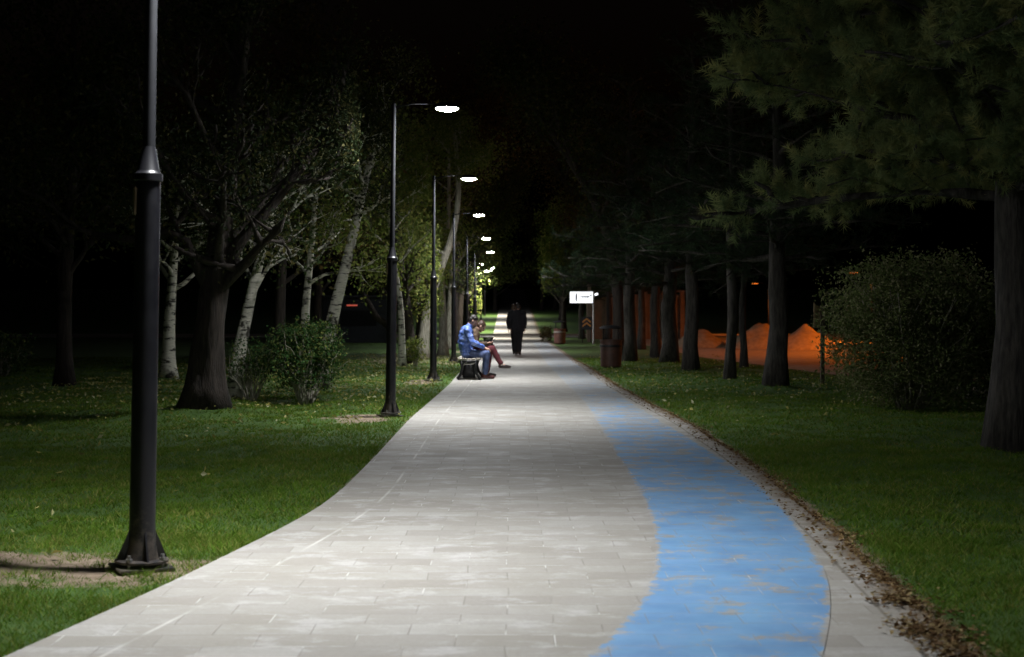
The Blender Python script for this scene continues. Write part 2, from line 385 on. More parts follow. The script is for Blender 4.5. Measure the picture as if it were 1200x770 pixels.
# ------------------------------------------------------------------ grass, litter
def grass():
    parts = []
    for (y0, y1, n, w, h) in ((4.2, 9, 230000, .0032, .034), (9, 15, 210000, .0045, .034), (15, 25, 130000, .008, .036), (25, 45, 80000, .016, .042)):
        y = np.sqrt(rng.uniform(y0*y0, y1*y1, int(n*1.2))); x = rng.uniform(-.40, .40, len(y))*y*1.0+rng.uniform(-1, 1, len(y))
        d = np.maximum(ip(LE, y)-x, x-ip(RE, y))
        keep = (d > .0+rng.uniform(0, .05, len(y))) & (x < ip(RL, y)-.25)
        cl = .5+.5*np.sin(x*3.1+1.7*np.sin(y*2.3))*np.sin(y*3.7+1.3*np.sin(x*2.9))
        cl2 = .5+.5*np.sin(x*11+2*np.sin(y*7))*np.sin(y*12+2*np.sin(x*9))
        keep &= rng.uniform(0, 1, len(y)) > bare(x, y)*1.15-.12*cl2
        keep &= rng.uniform(0, 1, len(y)) < .45+.35*cl+.3*cl2
        x = x[keep]; y = y[keep]; cl = cl[keep]; cl2 = cl2[keep]; n = len(x); z = gz(x, y)-.004
        a = rng.uniform(0, 2*np.pi, n); hh = h*rng.uniform(.45, 1.35, n)*(.6+.55*cl2+.25*cl); ln = hh*rng.uniform(.2, 1.9, n); b = rng.uniform(0, 2*np.pi, n)
        ww = w*rng.uniform(.6, 1.3, n)
        B = np.stack([x, y, z], -1); dx = np.stack([np.cos(a)*ww, np.sin(a)*ww, 0*x], -1)
        T = B+np.stack([np.cos(b)*ln, np.sin(b)*ln, hh], -1)
        parts.append((np.stack([B-dx, B+dx, T], 1).reshape(-1, 3), np.clip(rng.uniform(0, .8, n)+.2*cl+.25*(rng.uniform(0, 1, n) < .06), 0, 1)))
    V = np.concatenate([p[0] for p in parts]); r = np.concatenate([p[1] for p in parts])
    o = link('grass', np_mesh('grass', V, 3, r, M['grass'])); tag(o, 'short green lawn grass on both sides of the path', 'grass', kind='stuff')
grass()

def leafcards(P, size, rnd, tilt=1.0, curl=.25):
    """diamond shaped leaves (two triangles folded along the midrib)"""
    n = len(P); a = rng.normal(size=(n, 3)); a[:, 2] *= tilt; a /= np.linalg.norm(a, axis=1)[:, None]
    b = rng.normal(size=(n, 3)); b[:, 2] *= tilt; b -= a*(a*b).sum(1)[:, None]; b /= np.linalg.norm(b, axis=1)[:, None]+1e-9
    c = np.cross(a, b); s = (size*rng.uniform(.6, 1.3, n))[:, None]
    t0 = P-a*s*.5; t1 = P+a*s*.5; l = P+b*s*.28+c*s*curl*.5; r = P-b*s*.28+c*s*curl*.5
    V = np.stack([t0, l, t1, t1, r, t0], 1).reshape(-1, 3)
    return V, np.repeat(rnd, 2)

def litter():
    # brown litter drifts along the right edge
    n = 6000; y = 5+rng.uniform(0, 1, n)**1.5*38; off = np.abs(rng.normal(0, .085, n))*(.7+.6*np.sin(y*1.7)*np.sin(y*.6+1)); x = ip(RE, y)-.05+off-.10*(rng.uniform(0, 1, n) < .3)*rng.uniform(0, 2, n)
    z = np.where(x < ip(RE, y), .042, gz(x, y)+.02)
    # clumps on the near right corner
    for cx, cy, s, k in ((1.80, 6.1, .08, 420), (1.84, 6.75, .07, 300), (1.90, 7.3, .06, 100), (2.07, 8.9, .06, 80), (1.76, 5.75, .06, 150)):
        xx = rng.normal(cx, s, k); y2 = rng.normal(cy, s*1.1, k); x = np.append(x, xx); y = np.append(y, y2); z = np.append(z, np.where(xx < ip(RE, y2), .04, gz(xx, y2)+.015)+rng.uniform(0, .02, k))
    V, r = leafcards(np.stack([x, y, z], -1), .032, rng.uniform(0, 1, len(x)), tilt=.15)
    tag(link('leaf_litter', np_mesh('leaf_litter', V, 3, r, M['litter'])), 'brown leaf litter along the right edge of the path', 'leaves', kind='stuff')
    n = 11000; y = rng.uniform(16, 48, n); x = np.where(rng.uniform(0, 1, n) < .85, rng.uniform(-9, -1.5, n), rng.uniform(2.3, 7, n))
    k = rng.uniform(0, 1, n) < np.clip(.10+.9*np.exp(-((y-27)/5)**2)+.35*(y > 30), 0, 1); x = x[k]; y = y[k]
    ok = x < ip(LE, y)-.1; ok |= x > ip(RE, y)+.1; x = x[ok]; y = y[ok]
    n2 = 60; x = np.append(x, rng.uniform(-7, -2.4, n2)); y = np.append(y, rng.uniform(8, 17, n2))
    V, r = leafcards(np.stack([x, y, gz(x, y)+.05], -1), .065, rng.uniform(0, 1, len(x)), tilt=.45)
    tag(link('yellow_leaves', np_mesh('yellow_leaves', V, 3, r, M['litter_y'])), 'pale yellow fallen leaves scattered on the lawn', 'leaves', kind='stuff')
litter()

# ------------------------------------------------------------------ trees
def blocked(p):      # pruned clearance over the path
    x, y, z = p
    if y > 126 or (y > 57 and x < -.7 and z > 3.5): return False
    return -2.15 < x < 2.1 and z < 5.2+max(0, (y-30)*.02)

def wander(p, d, length, k, wob, up):
    pts = [Vector(p)]; d = Vector(d).normalized(); s = length/k
    for i in range(k):
        d = (d+Vector((random.gauss(0, wob), random.gauss(0, wob), random.gauss(0, wob)+up))).normalized()
        pts.append(pts[-1]+d*s)
    return pts

def lerp_path(pts, t):
    f = t*(len(pts)-1); i = min(int(f), len(pts)-2); return pts[i].lerp(pts[i+1], f-i), (pts[i+1]-pts[i]).normalized()

def tree(name, label, group, x, y, axis, radii, bark_m, leaf_m, crown, cat='tree', leaf=.07, nleaf=9000, lo=.45, blen=2.2, nb=16, up=.06, extra=(), rough=.0, sides=14):
    """axis: list of offsets (dx,dy,z) the trunk follows; crown: (spread) gaussian size of leaf sprays"""
    root = empty(name, (x, y, float(gz(x, y)))); tag(root, label, cat, group)
    A = [Vector(a) for a in axis]
    # smooth axis
    pts = []; n = 18
    for i in range(n+1): pts.append(lerp_path(A, i/n)[0])
    for _ in range(2): pts = [pts[0]]+[(pts[i-1]+pts[i]*2+pts[i+1])/4 for i in range(1, n)]+[pts[-1]]
    rr = [radii[0]+(radii[1]-radii[0])*(i/n)**.8 for i in range(n+1)]
    rr[0] *= 1.45; rr[1] *= 1.10
    pts[0] = pts[0]-Vector((0, 0, .08))
    mb = MB(); mb.tube(pts, rr, sides)
    org = Vector((x, y, root.location.z)); anchors = []
    def limb(p, d, L, r, depth):
        q = wander(p, d, L, 7, .13, up)
        e = q[-1]+org
        if blocked(e) or blocked(q[3]+org):
            q = q[:3]
            if blocked(q[-1]+org): return
        mb.tube(q, [r*(1-.8*i/(len(q)-1)) for i in range(len(q))], 7 if depth < 1 else 5)
        if depth >= 1:
            for t in (.3, .5, .7, .85, 1): anchors.append(lerp_path(q, t)[0])
        if depth < 2:
            for k in range(5 if depth == 0 else 3):
                t = random.uniform(.3, 1); b, dd = lerp_path(q, t)
                nd = (dd+Vector((random.gauss(0, .7), random.gauss(0, .7), random.gauss(.1, .4)))).normalized()
                limb(b, nd, L*random.uniform(.35, .6), r*(1-.8*t)*.75+.003, depth+1)
    for k in range(nb):
        t = lo+(1-lo)*(k+.5)/nb; p, d = lerp_path(pts, t); a = k*2.4+random.uniform(-.4, .4)
        i = int(t*n); dirn = Vector((math.cos(a), math.sin(a), .55+random.uniform(-.2, .4)))
        limb(p, dirn, blen*random.uniform(.6, 1.1)*(1-.35*(t-lo)/(1-lo)), rr[i]*.5, 0)
    for (p0, p1, r) in extra:
        q = [Vector(a) for a in p0] if isinstance(p0, list) else [Vector(p0), Vector(p1)]
        mb.tube(q, [r*(1-.55*i/(len(q)-1)) for i in range(len(q))], 8)
        for k in range(3): limb(q[-1], (q[-1]-q[-2]).normalized()+Vector((random.gauss(0, .5), random.gauss(0, .5), .3)), blen*.6, r*.4, 0)
    me = mb.mesh('trunk')
    if rough:
        for v in me.vertices:
            c = v.co; v.co = c+v.normal*noise.noise(Vector((c.x*7, c.y*7, c.z*1.3)))*rough
    link('trunk', me, bark_m, root)
    if anchors and nleaf:
        A = np.array([a[:] for a in anchors]); idx = rng.integers(0, len(A), nleaf)
        P = A[idx]+rng.normal(0, crown, (nleaf, 3))*np.array([1, 1, .8])
        W = P+np.array(org); ok = ~((W[:, 0] > -2.1) & (W[:, 0] < 2.05) & (W[:, 2] < 4.9+np.maximum(0, (W[:, 1]-30)*.02))); ok |= (W[:, 1] > 57) & (W[:, 0] < -.7) & (W[:, 2] > 3.4); ok |= (W[:, 1] > 126) & (P[:, 2] > 2.6); ok &= P[:, 2] > .9
        P = P[ok]
        V, r = leafcards(P, leaf, rng.uniform(0, 1, len(P)))
        link('crown', np_mesh('crown', V, 3, r, leaf_m), None, root)
    return root

def tufts(P, D, nn, L, w, tl=.16):
    """needle tufts: P positions, D directions; nn needles each"""
    n = len(P); P = np.repeat(P, nn, 0); D = np.repeat(D, nn, 0); m = len(P)
    t = rng.uniform(0, 1, m)[:, None]*tl
    r = rng.normal(size=(m, 3)); r -= D*(r*D).sum(1)[:, None]; r /= np.linalg.norm(r, axis=1)[:, None]+1e-9
    nd = D*rng.uniform(.35, 1.1, m)[:, None]+r; nd /= np.linalg.norm(nd, axis=1)[:, None]
    s = np.cross(nd, rng.normal(size=(m, 3))); s /= np.linalg.norm(s, axis=1)[:, None]+1e-9
    B = P+D*t; l = L*rng.uniform(.7, 1.2, m)[:, None]
    return np.stack([B-s*w, B+s*w, B+nd*l], 1).reshape(-1, 3), np.repeat(rng.uniform(0, 1, n)**1.3, nn)*.85+rng.uniform(0, .15, m)

def pine(label, group, x, y, H, r0, z0, Lb, nbr, nn=26, needle=.075, w=.002, lean=(0, 0), mat='pine', twig=.28, dens=1.0, tl=.16, tilt=0):
    root = empty('pine_tree', (x, y, float(gz(x, y)))); tag(root, label, 'tree', group)
    n = 14; pts = [Vector((lean[0]*i/n+.03*math.sin(i*1.3+x), lean[1]*i/n+.03*math.cos(i*1.7+y), H*i/n-(.1 if i == 0 else 0))) for i in range(n+1)]
    rr = [r0*(1-.85*(i/n)) for i in range(n+1)]; rr[0] = r0*1.3
    mb = MB(); mb.tube(pts, rr, 18); TP = []; TD = []; org = Vector(root.location)
    for k in range(nbr):
        f = (k+.5)/nbr; z = z0+(H-z0)*f**1.15; p, d = lerp_path(pts, z/H); a = k*2.39996+random.uniform(-.5, .5)
        L = Lb*(1-.72*f)*random.uniform(.75, 1.1)
        dirn = Vector((math.cos(a), math.sin(a), random.uniform(-.05, .22)+f*.4))
        q = wander(p, dirn, L, 7, .07, -.015)
        if blocked(q[-1]+org) and q[-1].z < 4.4: q = q[:5]
        if blocked(q[-1]+org) and q[-1].z < 4.2: continue
        mb.tube(q, [r0*.22*(1-.85*i/(len(q)-1))*(1-.5*f)+.004 for i in range(len(q))], 6)
        ns = int(9*L/Lb)+3
        for s in range(ns):
            t = .12+.88*(s+random.random())/ns; b, dd = lerp_path(q, t)
            side = dd.cross(Vector((0, 0, 1))).normalized()*random.choice((-1, 1)); sd = (dd*random.uniform(.3, 1)+side+Vector((0, 0, random.uniform(-.25, .45)))).normalized()
            l2 = L*random.uniform(.16, .34)*(1.25-.5*t); q2 = wander(b, sd, l2, 4, .12, .05); mb.tube(q2, [.008, .007, .006, .005, .004], 4, cap=False)
            nt = max(3, int(l2/twig*6*dens))
            for u in range(nt):
                b2, d2 = lerp_path(q2, (u+random.random())/nt); 
                off = Vector((random.gauss(0, 1), random.gauss(0, 1), random.gauss(.25, .8))).normalized()
                e = (d2*.8+off*.9+Vector((0, 0, .25))).normalized(); pp = b2+off*random.uniform(0, .14)
                if not blocked(pp+org): TP.append(pp); TD.append(e)
        TP.append(q[-1]); TD.append((q[-1]-q[-2]).normalized())
    me = mb.mesh('trunk')
    for v in me.vertices:
        c = v.co; v.co = c+v.normal*noise.noise(Vector((c.x*9, c.y*9, c.z*1.6)))*r0*.22
    link('trunk', me, M['pbark'], root)
    V, r = tufts(np.array([p[:] for p in TP]), np.array([p[:] for p in TD]), nn, needle, w, tl)
    link('crown', np_mesh('crown', V, 3, r, M[mat]), None, root)
    if tilt: root.rotation_euler.y = tilt
    return root

# right row, near to far
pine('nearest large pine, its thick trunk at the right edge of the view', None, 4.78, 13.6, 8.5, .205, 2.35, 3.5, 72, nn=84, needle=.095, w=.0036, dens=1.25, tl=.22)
gR = 'pines lining the right side of the path'
def pp(px, py): X, Y = gp(px, py); return X, Y
rp = [
 ('pine with the thick grey trunk between the tan signboard post and the dark slender trunk', 911, 456, .21, 2.2, 0),
 ('pine with the slender very dark trunk standing just left of the thick grey one', 857, 447, .12, 2.2, .0),
 ('thin pine behind the slender dark one, its trunk against the orange sand heap', 871, 432, .09, 2.3, .0),
 ('pine with pale grey trunk right of the dark leaning one, orange ground just behind it', 810, 434, .19, 2.2, .02),
 ('pine with dark trunk leaning slightly, left of the pale grey one', 784, 426.5, .24, 2.2, -.03),
 ('slim pine standing close behind the dark leaning trunk', 768, 419, .17, 2.2, .0),
 ('pine with grey trunk right beside the tall brown litter bin', 738, 425, .19, 2.3, .0)]
protos = {}
def row_pine(lb, X, Y, r, tl):
    key = 'a' if r > .14 else 'b'
    if key not in protos:
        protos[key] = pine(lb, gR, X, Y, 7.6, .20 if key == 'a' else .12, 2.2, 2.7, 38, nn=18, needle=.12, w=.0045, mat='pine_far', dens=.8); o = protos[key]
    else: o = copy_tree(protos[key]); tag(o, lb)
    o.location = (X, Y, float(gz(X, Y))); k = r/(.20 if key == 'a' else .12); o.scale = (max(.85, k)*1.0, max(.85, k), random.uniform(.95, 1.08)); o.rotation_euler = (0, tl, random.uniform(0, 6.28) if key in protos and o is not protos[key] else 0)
for lb, px, py, r, z0, tl in rp:
    X, Y = pp(px, py); row_pine(lb, X, Y, r, tl)
for X, Y, lb in ((3.9, 48, 'pine behind the tall brown litter bin, before the white lightbox sign'), (5.1, 56, 'distant pine nearest in line before the chevron board'), (4.9, 72, 'distant pine beside the short orange lit wall'), (3.9, 80, 'pine at the end of the right row before the cobbled crossing')):
    row_pine(lb, X, Y, .17, 0)

# left: the big forked tree
tree('broadleaf_tree', 'big dark tree with thick forking trunk standing left of the second lamp post', None, -4.2, 19.4,
     [(0, 0, 0), (.06, 0, .8), (.16, 0, 1.7), (.30, .1, 3.0), (.5, .2, 5), (.5, .3, 7.5)], (.27, .07), M['bark'], M['leaf_shaded'], .20, leaf=.065, nleaf=24000, lo=.33, blen=2.5, nb=18, rough=.05, sides=24,
     extra=[([(.10, 0, 1.45), (-.05, -.08, 1.85), (-.22, -.1, 2.2), (-.45, -.12, 2.32), (-.8, -.1, 2.2), (-1.5, 0, 2.3)], None, .085),
            ([(.2, 0, 1.75), (.5, 0, 2.2), (.95, .1, 2.75), (1.5, .2, 3.5)], None, .11)])
gB = 'birches on the left lawn'
X, Y = gp(197, 443)
tree('birch_tree', 'upright birch far left, seen between the nearest lamp post and the big dark tree', gB, X, Y, [(0, 0, 0), (.02, 0, 1.2), (.1, 0, 2.2), (.2, 0, 3.6), (.3, 0, 4.9)], (.17, .04), M['birch'], M['leaf'], .3, leaf=.1, nleaf=5000, lo=.4, blen=2.2, nb=14)
tree('birch_tree', 'leaning birch showing just right of the big dark trunk', gB, -4.62, 23.5, [(0, 0, 0), (.12, 0, .9), (.36, 0, 2.0), (.7, 0, 3.2), (.9, 0, 4.3)], (.15, .03), M['birch'], M['leaf'], .28, leaf=.085, nleaf=6000, lo=.42, blen=2.0, nb=14)
tree('birch_tree', 'short upright birch trunk rising behind the leafy shrub', gB, -3.92, 27, [(0, 0, 0), (-.02, 0, 1.3), (.08, 0, 2.3), (.2, 0, 3.6), (.2, 0, 4.5)], (.11, .03), M['birch'], M['leaf_lamplit'], .28, leaf=.08, nleaf=7500, lo=.38, blen=1.9, nb=14)
tree('birch_tree', 'white spotted birch leaning right, rising from behind the leafy shrub', gB, -3.55, 26.5, [(0, 0, 0), (.18, 0, 1.25), (.47, 0, 2.35), (.78, 0, 3.7), (.95, .2, 4.5), (1.0, .3, 5.3)], (.15, .035), M['birch'], M['leaf_shaded'], .24, leaf=.075, nleaf=8000, lo=.5, blen=1.4, nb=10)
gF = 'trees on the left side further along the path'
tree('broadleaf_tree', 'grey tree with low bowed fork left of the third lamp post', gF, -2.95, 40.8, [(0, 0, 0), (-.02, 0, 1.0), (-.12, 0, 2.0), (-.4, 0, 3.6), (-.5, 0, 7)], (.22, .07), M['bark'], M['leaf_lamplit'], .32, leaf=.11, nleaf=9000, lo=.35, blen=2.4, nb=16,
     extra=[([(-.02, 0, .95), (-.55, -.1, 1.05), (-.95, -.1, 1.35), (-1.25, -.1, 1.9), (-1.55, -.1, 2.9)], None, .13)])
tree('broadleaf_tree', 'thin pale trunk leaning left behind the second lamp post', gF, -2.95, 38.2, [(0, 0, 0), (-.02, 0, 1.5), (-.22, 0, 2.8), (-.4, 0, 4.5), (-.4, 0, 6)], (.10, .04), M['birch'], M['leaf_lamplit'], .3, leaf=.1, nleaf=5000, lo=.45, blen=1.8, nb=12)
tree('broadleaf_tree', 'brightly lit pale trunk leaning right towards the fourth lamp post', gF, -2.75, 43.5, [(0, 0, 0), (.12, 0, 1.4), (.45, 0, 2.5), (1.0, 0, 3.9), (1.15, 0, 5.2), (1.0, 0, 7)], (.19, .06), M['gbark'], M['leaf_lamplit'], .24, leaf=.09, nleaf=9000, lo=.2, blen=1.5, nb=20)
far = [(-2.35, 48.5, 'grey trunk seen between the fourth and fifth lamp posts', 'leaf_lamplit', 'gbark'), (-2.5, 57, 'tree behind the two seated people with pale trunk', 'leaf_lamplit', 'gbark'),
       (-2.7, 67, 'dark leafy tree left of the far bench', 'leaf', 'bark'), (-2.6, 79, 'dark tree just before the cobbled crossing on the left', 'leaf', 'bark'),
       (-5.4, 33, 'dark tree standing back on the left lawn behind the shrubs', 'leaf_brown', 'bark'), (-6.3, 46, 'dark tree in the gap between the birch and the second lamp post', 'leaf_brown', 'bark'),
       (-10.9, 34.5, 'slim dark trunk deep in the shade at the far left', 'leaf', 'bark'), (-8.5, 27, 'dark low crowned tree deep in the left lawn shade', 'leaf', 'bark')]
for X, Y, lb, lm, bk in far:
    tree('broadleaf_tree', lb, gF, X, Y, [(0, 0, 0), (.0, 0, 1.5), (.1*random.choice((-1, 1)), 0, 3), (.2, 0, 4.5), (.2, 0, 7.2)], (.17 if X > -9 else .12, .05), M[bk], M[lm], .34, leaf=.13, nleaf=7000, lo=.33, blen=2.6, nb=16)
gX = 'trees closing the view beyond the crossing'
for X, Y, lb, lm in ((-3.2, 100, 'first tree on the left beyond the crossing', 'leaf_lamplit'), (-3.6, 118, 'second tree on the left beyond the crossing', 'leaf'), (-3.9, 140, 'most distant tree on the left of the rising path', 'leaf'),
                 (3.6, 99, 'first tree on the right beyond the crossing', 'leaf_lamplit'), (4.0, 115, 'second tree on the right beyond the crossing', 'leaf_lamplit'), (4.2, 138, 'most distant tree on the right of the rising path', 'leaf'),
                 (-1.6, 134, 'leafy tree closing the far end of the path, left half', 'leaf_lamplit'), (2.9, 138, 'leafy tree closing the far end of the path, right half', 'leaf_brown'), (8, 106, 'wide dark tree to the right beyond the orange wall', 'leaf_brown'), (-9, 104, 'wide dark tree to the left beyond the crossing', 'leaf_brown')):
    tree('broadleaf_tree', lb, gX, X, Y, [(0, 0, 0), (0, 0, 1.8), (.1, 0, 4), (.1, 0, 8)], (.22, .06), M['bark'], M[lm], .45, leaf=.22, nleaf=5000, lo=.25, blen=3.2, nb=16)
# high arching canopy trees over the far path
for X, Y, lb, lm in ((3.3, 44, 'tall tree arching over the path from the right, beside the brown bin', 'leaf'), (-3.3, 51.5, 'tall tree arching over the path from the left, behind the fifth lamp post', 'leaf_brown'),
                 (5.0, 66, 'tall brown leaved tree arching over the path near the lit sign', 'leaf_brown'), (-3.0, 82, 'tall brown leaved tree arching over the far crossing', 'leaf')):
    sg = -1 if X > 0 else 1
    tree('broadleaf_tree', lb, 'tall trees arching over the path', X, Y, [(0, 0, 0), (0, 0, 2.2), (.5*sg, 0, 4.5), (1.9*sg, 0, 6.8), (3.2*sg, 0, 8.6)], (.20, .08), M['bark'], M[lm], .42, leaf=.12, nleaf=14000, lo=.42, blen=3.0, nb=20)

# ------------------------------------------------------------------ shrubs
def shrub(name, label, x, y, rx, ry, h, z0, nleaf, leaf, m, nst=16, cat='bush', group=None, lump=.25, shell=.5):
    root = empty(name, (x, y, float(gz(x, y)))); tag(root, label, cat, group)
    mb = MB()
    for k in range(nst):
        a = 2*math.pi*k/nst+random.uniform(-.3, .3); q = wander((.12*rx*math.cos(a), .12*ry*math.sin(a), -.03), (math.cos(a)*rx*random.uniform(.2, .9), math.sin(a)*ry*random.uniform(.2, .9), h), h*random.uniform(.6, .9), 6, .10, .02)
        mb.tube(q, [.016*(1-.8*i/6)+.002 for i in range(7)], 5)
        for _ in range(3):
            b, d = lerp_path(q, random.uniform(.25, .8)); q2 = wander(b, d+Vector((random.gauss(0, .5), random.gauss(0, .5), 0)), h*.35, 4, .15, .03); mb.tube(q2, [.007, .006, .005, .004, .003], 4, cap=False)
    mb.build('stems', M['gbark'], root)
    n = nleaf; d = rng.normal(size=(n*2, 3)); d /= np.linalg.norm(d, axis=1)[:, None]
    r = rng.uniform(0, 1, n*2)**shell
    L = np.array([noise.noise(Vector((a[0]*2.6+x, a[1]*2.6+y, a[2]*2.6))) for a in d[:400]]) if 0 else (np.sin(d[:, 0]*5+x)*np.sin(d[:, 1]*6+y)*np.cos(d[:, 2]*5)+.6*np.sin(d[:, 0]*13+1)*np.cos(d[:, 2]*12+d[:, 1]*9))
    r = r*(1+lump*L)+rng.normal(0, .04, n*2)
    d = d/(np.abs(d)**2.8).sum(1)[:, None]**(1/2.8)*np.array([.94, .94, 1.0])
    P = d*r[:, None]*np.array([rx, ry, (h-z0)/2])+np.array([0, 0, (h+z0)/2])
    gap = np.sin(P[:, 0]*7+x)*np.sin(P[:, 1]*6+y)*np.sin(P[:, 2]*8+2*x); P = P[(gap < .35) & (P[:, 2] > .03)][:n]
    V, rr = leafcards(P, leaf, rng.uniform(0, 1, len(P)))
    link('foliage', np_mesh('foliage', V, 3, rr, m), None, root); return root
shrub('round_bush', 'large round leafy bush on the right lawn behind the big pine trunk', 5.85, 20.9, 1.30, 1.2, 2.28, .05, 46000, .052, M['bush'], 26, lump=.22, shell=.55)
shrub('round_bush', 'darker bush filling the gap between the round bush and the nearest pine trunk', 7.55, 23.2, 1.15, .9, 1.75, .0, 20000, .060, M['shrub'], 16, lump=.25, shell=.6)
shrub('leafy_shrub', 'leafy shrub with bare stems at its foot, left of the second lamp post', -3.28, 22.6, .62, .6, 1.36, .25, 8500, .052, M['shrub'], 24, lump=.25)
shrub('leafy_shrub', 'smaller darker shrub between the big tree and the leafy shrub', -4.22, 23.0, .40, .4, 1.05, .30, 1500, .045, M['shrub'], 14)
shrub('leafy_shrub', 'small bright plant at the foot of the dark tree by the third lamp post', -2.62, 38.6, .30, .3, .78, .1, 500, .09, M['leaf_lamplit'], 8)
shrub('leafy_shrub', 'dark low bush at the left edge of the view', -11.3, 31.5, .7, .6, 1.0, .0, 2500, .07, M['shrub'], 10)
X, Y = gp(640, 402)
shrub('leafy_shrub', 'low dark bush beside the distant reddish litter bin', X, Y, .32, .5, .80, .0, 1200, .08, M['leaf_brown'], 8)

# ------------------------------------------------------------------ lamp posts
def area(name, parent, loc, power, color, size, spread):
    L = bpy.data.lights.new(name, 'AREA'); L.shape = 'DISK'; L.size = size; L.energy = power; L.color = color; L.spread = R(spread)
    o = bpy.data.objects.new(name, L); col.objects.link(o); o.parent = parent; o.location = loc; return o
def rot(ax, a): return Matrix.Rotation(a, 3, ax)
def lamp_post():
    root = empty('street_lamp', (0, 0, 0))
    mb = MB(); mb.box((0, 0, .02), (.30, .30, .016), rot('Z', .5), .004); mb.lathe([(.13, .045), (.145, .05), (.145, .062), (.13, .066)], n=28)
    mb.build('base_plate', M['pole'], root, auto=30)
    for k in range(4):
        a = .5+math.pi/4+k*math.pi/2; b = MB(); b.lathe([(.010, .025), (.010, .10)], (.128*math.cos(a), .128*math.sin(a), 0), 8); b.lathe([(.019, .066), (.019, .082)], (.128*math.cos(a), .128*math.sin(a), 0), 6)
        b.build('bolt', M['steel'], root, auto=30)
    for k in range(4):
        g = MB(); a = .5+k*math.pi/2; c, s = math.cos(a), math.sin(a); w = .005
        P = [(.062, .066), (.138, .066), (.072, .22), (.062, .22)]
        vs = [(r*c-w*s*e, r*s+w*c*e, z) for e in (-1, 1) for r, z in P]
        g.add(vs, [(3, 2, 1, 0), (4, 5, 6, 7), (0, 1, 5, 4), (1, 2, 6, 5), (2, 3, 7, 6), (3, 0, 4, 7)])
        g.build('gusset', M['black'], root, smooth=False)
    mb = MB(); mb.lathe([(.090, .066), (.076, .14), (.070, .24), (.0675, 1.2), (.066, 2.14)], n=28); mb.build('lower_pole', M['pole'], root, auto=40)
    mb = MB(); mb.lathe([(.069, 2.13), (.077, 2.135), (.077, 2.17), (.069, 2.175), (.060, 2.19), (.036, 2.31), (.034, 2.32)], n=28); mb.build('collar', M['black'], root, auto=30)
    mb = MB(); mb.lathe([(.034, 2.32), (.030, 4.26), (.026, 4.275), (.006, 4.285)], n=20); mb.build('upper_pole', M['upper'], root, auto=50)
    mb = MB(); mb.box((-.064, -.030, 2.02), (.012, .055, .15), rot('Z', .42), .003); mb.build('label_plate', M['tagplate'], root, smooth=False)
    mb = MB(); mb.tube([(0, 0, 4.22), (.25, 0, 4.27), (.56, 0, 4.275)], [.016, .011, .010], 10); mb.build('arm', M['iron'], root)
    mb = MB(); mb.lathe([(.164, 4.213), (.168, 4.222), (.166, 4.238), (.145, 4.262), (.10, 4.285), (.035, 4.292), (.005, 4.293)], (.725, 0, 0), 36); h = mb.build('lamp_head', M['upper'], root, auto=50)
    mb = MB(); mb.lathe([(.04, 4.178), (.09, 4.183), (.13, 4.193), (.156, 4.2125)], (.725, 0, 0), 36); mb.build('diffuser', M['white_light'], h, smooth=False)
    area('bulb', h, (.725, 0, 4.168), 82, (.97, .98, 1.0), .30, 118)
    return root
names = ['nearest tall black lamp post, at the left edge of the paving with a bolted base', 'black lamp post right of the leafy shrub, its lit disc the highest',
 'third lamp post along the path, just left of the people on the bench', 'fourth lamp post, seen behind the seated people', 'fifth lamp post along the path, partly hidden by the man in blue',
 'sixth lamp post, its disc a small bright fleck under the canopy', 'seventh lamp post, last one before the cobbled crossing']
names += ['first lamp post beyond the cobbled crossing', 'lamp post in the middle of the rising path beyond the crossing', 'most distant lamp post on the rising path']
lp = lamp_post()
for i, (x, y) in enumerate(POLES):
    o = lp if i == 0 else copy_tree(lp)
    o.location = (x, y, float(gz(x, y))-.004); o.rotation_euler = (0, (.020, .012, .004, .0, 0, 0, 0, 0, 0, 0, 0)[i], random.uniform(-.06, .06) if i else .0)
    tag(o, names[i], 'street lamp', 'lamp posts along the left of the path')
    if y > 78:                      # the crossing and the slope beyond it are lit more strongly
        for h in o.children:
            for b in h.children:
                if b.type == 'LIGHT': b.data = b.data.copy(); b.data.energy *= 4.5; b.data.color = (1, .90, .74)
def sodium_lamp(x, y, z, label, sx=-1, pw=600, spread=175):
    root = empty('roadside_lamp', (x, y, float(gz(x, y)))); tag(root, label, 'street lamp', 'orange lamps along the side street')
    mb = MB(); mb.lathe([(.12, 0), (.12, .05), (.06, .08), (.055, 1), (.04, z)], n=14); mb.build('pole', M['upper'], root)
    mb = MB(); mb.tube([(0, 0, z-.05), (sx*.3, 0, z+.10), (sx*.7, 0, z+.14)], .025, 8); mb.build('arm', M['upper'], root)
    mb = MB(); mb.box((sx*.85, 0, z+.14), (.5, .2, .09), None, .03); h = mb.build('lamp_head', M['upper'], root)
    mb = MB(); mb.box((sx*.87, 0, z+.078), (.36, .15, .03), None, .012); mb.build('diffuser', M['sodium'], h); area('bulb', h, (sx*.87, 0, z+.05), pw, (1.0, .22, .02), .3, spread); return root
sodium_lamp(17.7, 70, 3.35, 'low orange lamp glowing just above the round bush', -1, 1000)
sodium_lamp(15.9, 88, 3.2, 'orange lamp above the sand heaps, thin pole in the dark', -1, 300)
sodium_lamp(19.5, 49, 6.2, 'tall orange street lamp outside the right of the view beyond the side street', -1, 3000, 152)

